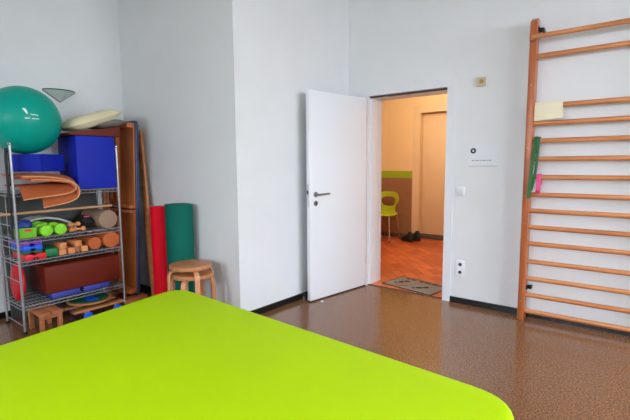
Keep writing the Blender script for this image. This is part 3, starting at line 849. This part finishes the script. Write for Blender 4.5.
step('balance_block', 'purple notched balance block on top of the coloured stack', 'purple_plastic', 1.185, 1.327, Z3+.117, Z3+.154, -3.812)
b = MB(); b.box(-4.10, -3.835, 1.352, 1.450, Z3, Z3+.066, .010)
tag(b.build('yoga_block', 'green_block'), 'green foam block between the coloured stack and the wooden blocks', 'foam block')
blk = [(1.483, 0, .052, 'pale wooden block at the bottom of the leftmost pair on the third shelf'),
       (1.483, .053, .052, 'pale wooden block on top of the leftmost pair on the third shelf'),
       (1.546, 0, .056, 'pale wooden block standing alone right of the leftmost pair'),
       (1.664, 0, .056, 'pale wooden block nearest the orange foam rollers')]
b = MB(); b.box(-.07, .07, -.026, .026, 0, .05, .004); proto = b.build('wooden_block', 'wood_block')
for k, (y_, dz, h, lab) in enumerate(blk):
    o = proto if k == 0 else proto.copy()
    if k: col.objects.link(o)
    o.location = (-3.885, y_, Z3+dz); o.rotation_euler = (0, 0, math.radians((-4, 3, 2, -6)[k]))
    tag(o, lab, 'wooden block', 'pale wooden blocks on the third shelf')
o = proto.copy(); col.objects.link(o); o.location = (-3.90, 1.606, Z3+.0525); o.rotation_euler = (0, 0, math.radians(8)); tag(o, 'pale wooden block raised on a reddish one in the middle of the row', 'wooden block', 'pale wooden blocks on the third shelf')
b = MB(); b.box(-3.98, -3.85, 1.581, 1.631, Z3, Z3+.051, .004)
tag(b.build('wooden_block', 'wood_stool'), 'reddish wooden block under the raised pale block', 'wooden block')
roll_x('cork_roller', 'smaller orange roller on the third shelf, beside the wooden blocks', 'foam roller', 1.756, Z3, .056, -4.15, -3.83, 'orange_foam', 'orange rollers')
roll_x('cork_roller', 'larger orange roller at the right end of the third shelf', 'foam roller', 1.890, Z3, .073, -4.15, -3.80, 'orange_foam', 'orange rollers')
# --- fourth shelf
b = MB(); b.box(-4.14, -3.805, 1.325, 1.955, Z4+.052, .505, .012, 3)
tag(b.build('bolster', 'leather_brown'), 'long dark red brown leather bolster filling the lowest shelf', 'bolster')
for (y0, y1, lab) in ((1.37, 1.60, 'thin blue pad under the brown bolster, left one'), (1.625, 1.86, 'thin blue pad under the brown bolster, right one')):
    b = MB(); b.box(-4.12, -3.815, y0, y1, Z4, Z4+.050, .010, 3)
    tag(b.build('thin_pad', 'blue_pad'), lab, 'pad', 'blue pads under the bolster')
# red disc standing against the end
dc = Vector((-4.01, 1.196, Z4+.160))
t = thing('balance_cushion', 'round red balance cushion standing upright at the left end of the lowest shelf', 'balance cushion', (dc.x, dc.y, Z4))
b = MB(); b.lathe([(0, -.030), (.10, -.028), (.145, -.018), (.157, 0), (.145, .018), (.10, .028), (0, .030)], dc, 48, Rot(-3, 'Z') @ Rot(87, 'X')); b.build('disc', 'red_disc', t, ang=180)
b = MB(); b.lathe([(.150, -.006), (.159, -.004), (.159, .004), (.150, .006)], dc, 48, Rot(-3, 'Z') @ Rot(87, 'X')); b.build('seam', 'red_plastic', t)

# --- on the floor under the rack
t = thing('foot_stool', 'low slatted wooden step stool on the floor under the wire rack', 'stool', (-3.78, 1.30, 0))
for (y0, y1) in ((1.215, 1.295), (1.302, 1.385)):
    b = MB(); b.box(-3.93, -3.645, y0, y1, .150, .172, .003); b.build('slat', 'wood_stool', t)
for x_ in (-3.90, -3.675):
    b = MB(); b.box(x_-.012, x_+.012, 1.235, 1.365, .118, .149, .002); b.build('apron', 'wood_stool', t)
    for y_ in (1.235, 1.365):
        b = MB(); b.box(x_-.016, x_+.016, y_-.016, y_+.016, 0, .1495, .003); b.build('leg', 'wood_stool', t)
t = thing('balance_board', 'round wooden balance board with green and blue top on the floor below the rack', 'balance board', (-3.86, 1.70, 0))
BBx, BBy = -3.87, 1.690
b = MB(); b.lathe([(0, .128), (.180, .128), (.186, .135), (.180, .142), (0, .142)], (BBx, BBy, 0), 48); b.build('deck', 'wood_board', t)
b = MB(); b.lathe([(0, .142), (.158, .142), (.158, .146), (0, .146)], (BBx, BBy, 0), 48); tp = b.build('grip_top', 'green_dark', t)
b = MB(); b.box(BBx-.02, BBx+.10, BBy-.05, BBy+.04, .1455, .1485); b.build('patch', 'blue_bright', tp)
b = MB(); b.lathe([(0, .0935), (.04, .097), (.085, .128), (0, .128)], (BBx, BBy, 0), 32); b.build('rocker', 'rubber_black', t)
t = thing('pedal_scooter', 'wooden rolling board with blue wheels under the round balance board', 'rolling board', (-3.84, 1.72, 0))
for x_ in (-3.93, -3.76):
    b = MB(); b.box(x_-.045, x_+.045, 1.49, 1.935, .074, .092, .004); b.build('plank', 'wood_board', t)
for y_ in (1.60, 1.86):
    b = MB(); b.cyl((-3.99, y_, .037), (-3.70, y_, .037), .006, n=10); b.cyl((-3.845, y_, .037), (-3.845, y_, .074), .008, n=8); ax = b.build('axle', 'steel', t)
    b = MB(); b.box(-3.98, -3.71, y_-.02, y_+.02, .060, .0745, .002); b.build('crossbar', 'wood_board', t)
    for x_ in (-3.975, -3.705):
        b = MB(); b.cyl((x_-.011, y_, .037), (x_+.011, y_, .037), .037, n=24, bev=.004); b.build('wheel', 'blue_bright', t)

# ------------------------------------------------------------------ massage table on end, plank, beams
t = thing('massage_table', 'portable massage table standing on end, wooden underside showing, navy padded edge', 'massage table', (-4.07, 2.15, 0))
BZ = .055
mt = T(0, 2.130, BZ) @ Matrix.Rotation(-math.radians(2.3), 4, 'X')     # local: x world, y depth, z up
px0, px1, ph = -4.364, -3.835, 1.710
pp = rounded_poly([(px0, 0), (px1, 0), (px1, ph), (px0, ph)], .05)
b = MB(); b.prism([(x_, z_) for x_, z_ in pp], -.034, 0, .010, 3, mtx=mt @ Matrix(((1, 0, 0, 0), (0, 0, -1, 0), (0, 1, 0, 0), (0, 0, 0, 1)))); b.build('pad', 'navy_vinyl', t)
def mbox(name, x0, x1, y0, y1, z0, z1, m='wood_table', bev=.003):
    b = MB(); b.box(x0, x1, y0, y1, z0, z1, bev, mtx=mt); return b.build(name, m, t)
hw = ph/2
for (z0, z1) in ((.03, hw-.006), (hw+.006, ph-.03)): mbox('panel', px0+.025, px1-.012, -.014, -.0005, z0, z1)
mbox('end_rail', px0+.025, px1-.012, -.075, -.0145, ph-.075, ph-.03); mbox('end_rail', px0+.025, px1-.012, -.075, -.0145, .03, .075)
mbox('hinge_rail', px0+.025, px1-.012, -.060, -.0145, hw+.008, hw+.040); mbox('hinge_rail', px0+.025, px1-.012, -.060, -.0145, hw-.040, hw-.008)
mbox('side_rail', px0+.025, px0+.045, -.075, -.0145, .08, ph-.08)
for (z0, z1) in ((.10, hw-.08), (hw+.08, ph-.10)):
    mbox('leg', -4.24, -4.20, -.055, -.0145, z0, z1); mbox('leg', -4.13, -4.09, -.055, -.0145, z0, z1)
b = MB(); tk = Vector((-4.02, 2.322, 1.70))-Vector((-3.735, 2.235, .035)); b.box(-.04, .04, -.0125, .0125, 0, tk.length, .003)
b.xf(T(-3.735, 2.255, .012) @ Vector((0, 0, 1)).rotation_difference(tk.normalized()).to_matrix().to_4x4())
tag(b.build('wooden_plank', 'wood_bar'), 'narrow wooden plank leaning between the massage table and the red rolled mat', 'plank')
for (x_, lab) in ((-3.865, 'short wooden beam on the floor under the right edge of the massage table'), (-4.28, 'short wooden beam on the floor under the massage table, by the left wall')):
    b = MB(); b.box(x_-.045, x_+.045, 1.995, 2.36 if x_ < -4 else 2.225, 0, .052, .004)
    tag(b.build('wooden_beam', 'wood_stool'), lab, 'beam', 'wooden beams under the massage table')

# ------------------------------------------------------------------ rolled mats
def rolled(name, label, cx, cy, r, h, m):
    t10 = bmesh.new(); turns = 5.0; n = 150; th = r/ (turns+1.2)
    G = []
    for k in range(n+1):
        u = k/n; a = u*turns*2*PI; rr = th*.9+(r-th*.9)*u
        G.append([t10.verts.new((rr*math.cos(a), rr*math.sin(a), z)) for z in (0, h)])
    for k in range(n): t10.faces.new((G[k][0], G[k+1][0], G[k+1][1], G[k][1]))
    bmesh.ops.recalc_face_normals(t10, faces=t10.faces[:])
    bmesh.ops.solidify(t10, geom=t10.faces[:], thickness=th*.72)
    b = MB(); b.add(t10); b.xf(T(cx, cy, 0) @ Rot(40, 'Z'))
    return tag(b.build(name, m, ang=40), label, 'rolled mat')
rolled('rolled_mat', 'thick dark green exercise mat rolled up and standing against the wall', -3.255, 2.235, .127, .985, 'green_mat')
rolled('rolled_mat', 'red exercise mat rolled up and standing left of the green roll', -3.560, 2.255, .105, .945, 'red_mat')

# ------------------------------------------------------------------ stacked stools
def make_stool(label):
    t = thing('round_stool', label, 'stool', group='stacked round wooden stools')
    b = MB(); b.cyl((0, 0, .413), (0, 0, .445), .170, n=56, bev=.005); b.build('seat', 'wood_birch', t, local=True)
    for k in range(4):
        a = k*PI/2+.3; c, s_ = math.cos(a), math.sin(a)
        prof = [(.09, .403), (.140, .403), (.160, .398), (.174, .382), (.180, .35), (.182, .20), (.184, 0)]
        b = MB(); b.tube([(r*c, r*s_, z) for r, z in prof], 0, flat=(.045, .018), up=(0, 0, 1) if False else None)
        b.bm.free()
        b = MB(); t11 = bmesh.new(); rings = []
        for i, (r, z) in enumerate(prof):
            q0 = prof[max(i-1, 0)]; q1 = prof[min(i+1, len(prof)-1)]; dr, dz = q1[0]-q0[0], q1[1]-q0[1]; l_ = math.hypot(dr, dz); nr, nz = -dz/l_, dr/l_
            ring = []
            for (w_, h_) in ((-.019, -.009), (.019, -.009), (.019, .009), (-.019, .009)):
                rr = r+nr*h_; zz = max(0, z+nz*h_)
                ring.append(t11.verts.new((rr*c-w_*s_, rr*s_+w_*c, zz)))
            rings.append(ring)
        for A, Bn in zip(rings, rings[1:]):
            for j in range(4): t11.faces.new((A[j], A[(j+1) % 4], Bn[(j+1) % 4], Bn[j]))
        t11.faces.new(rings[0]); t11.faces.new(rings[-1][::-1])
        bmesh.ops.recalc_face_normals(t11, faces=t11.faces[:])
        b.add(t11); b.build('leg', 'wood_birch_leg', t, local=True, ang=50)
    return t
s1 = make_stool('round birch stool standing on the floor, lower one of the stacked pair'); s1.location = (-2.895, 2.10, 0); s1.rotation_euler = (0, 0, math.radians(12))
s2 = copy_tree(s1); s2.location = (-2.900, 2.085, .074); s2.rotation_euler = (0, 0, math.radians(52)); s2['label'] = 'round birch stool stacked on another, upper one of the pair'

# ------------------------------------------------------------------ wall sconce
t = thing('wall_lamp', 'triangular smoked glass wall lamp above the green ball', 'wall lamp', (XC, 1.755, 1.93))
sc_c = Vector((XC, 1.755, 2.03))
t12 = bmesh.new(); rim_p = []; n = 18
apex = Vector((XC+.012, 1.757, 1.935))
R1 = .135; top = []
for k in range(n+1):
    a = -PI/2+PI*k/n
    top.append(Vector((XC+.004+.105*math.cos(a), sc_c.y+R1*math.sin(a), sc_c.z+.0)))
rows = []
for j in range(7):
    u = j/6; rows.append([t12.verts.new(apex.lerp(v, .04+.96*u)) for v in top])
for A, Bn in zip(rows, rows[1:]):
    for k in range(n): t12.faces.new((A[k], A[k+1], Bn[k+1], Bn[k]))
bmesh.ops.recalc_face_normals(t12, faces=t12.faces[:])
bmesh.ops.solidify(t12, geom=t12.faces[:], thickness=.005)
b = MB(); b.add(t12); b.build('glass_shade', 'smoked_glass', t)
b = MB(); b.tube([v+Vector((0, 0, .002)) for v in top], .0055, 8); b.tube([top[0], apex+Vector((-.002, 0, 0)), top[-1]], .009, 8); b.build('rim', 'black_base', t)
b = MB(); b.box(XC, XC+.018, sc_c.y-.05, sc_c.y+.05, 1.965, 2.015, .003); b.build('wall_plate', 'black_base', t)
b = MB(); b.sphere((XC+.045, sc_c.y, 2.005), .02, .02, .02, n=16); b.build('bulb', 'print_white', t)

# ------------------------------------------------------------------ light
w = bpy.data.worlds.new('World'); sc.world = w; w.use_nodes = True
nt = w.node_tree; bg = nt.nodes['Background']
sky = nt.nodes.new('ShaderNodeTexSky'); sky.sky_type = 'HOSEK_WILKIE'; sky.sun_direction = (-.3, .3, .9); sky.turbidity = 4
nt.links.new(sky.outputs[0], bg.inputs[0]); bg.inputs[1].default_value = .3
def area(name, loc, rot, sx, sy, e, c):
    l = bpy.data.lights.new(name, 'AREA'); l.shape = 'RECTANGLE'; l.size = sx; l.size_y = sy; l.energy = e; l.color = c
    o = bpy.data.objects.new(name, l); col.objects.link(o); o.location = loc; o.rotation_euler = rot
    return o
DAY = (.815, .895, 1.0)
for (p_, q_), e_ in zip(WINR, (130, 310, 380)):
    area('daylight', (XR+.85, (p_+q_)/2, 2.65), (0, math.radians(90-30), 0), 2.2, 1.7, e_, DAY)
for (p_, q_) in WINB:
    area('daylight', ((p_+q_)/2, YK-.8, 2.6), (math.radians(90-28), 0, 0), 1.6, 2.2, 230, DAY)
l = bpy.data.lights.new('hall_lamp', 'POINT'); l.energy = 56; l.color = (1, .88, .70); l.shadow_soft_size = .12
o = bpy.data.objects.new('hall_lamp', l); col.objects.link(o); o.location = (-2.3, 5.6, HC-.25)

# ------------------------------------------------------------------ camera
f_px, yaw, pitch, roll, H = 420.021877, 0.653032753, 0.107786117, -0.00689473348, 1.3290545
cy, sy, cp, sp, cr, sr = math.cos(yaw), math.sin(yaw), math.cos(pitch), math.sin(pitch), math.cos(roll), math.sin(roll)
fwd = Vector((-sy*cp, cy*cp, -sp)); right = Vector((cy, sy, 0)); up = right.cross(fwd)
r2 = cr*right+sr*up; u2 = -sr*right+cr*up
cam = bpy.data.cameras.new('Camera'); co = bpy.data.objects.new('Camera', cam); col.objects.link(co)
cam.sensor_fit = 'HORIZONTAL'; cam.sensor_width = 36; cam.lens = 36*f_px/630; cam.clip_start = .02
m3 = Matrix((r2, u2, -fwd)).transposed()
co.matrix_world = Matrix.Translation((0, 0, H)) @ m3.to_4x4()
sc.camera = co
sc.view_settings.view_transform = 'Standard'; sc.view_settings.look = 'None'; sc.view_settings.gamma = 1; sc.view_settings.exposure = 0.2
sc.view_settings.use_curve_mapping = False
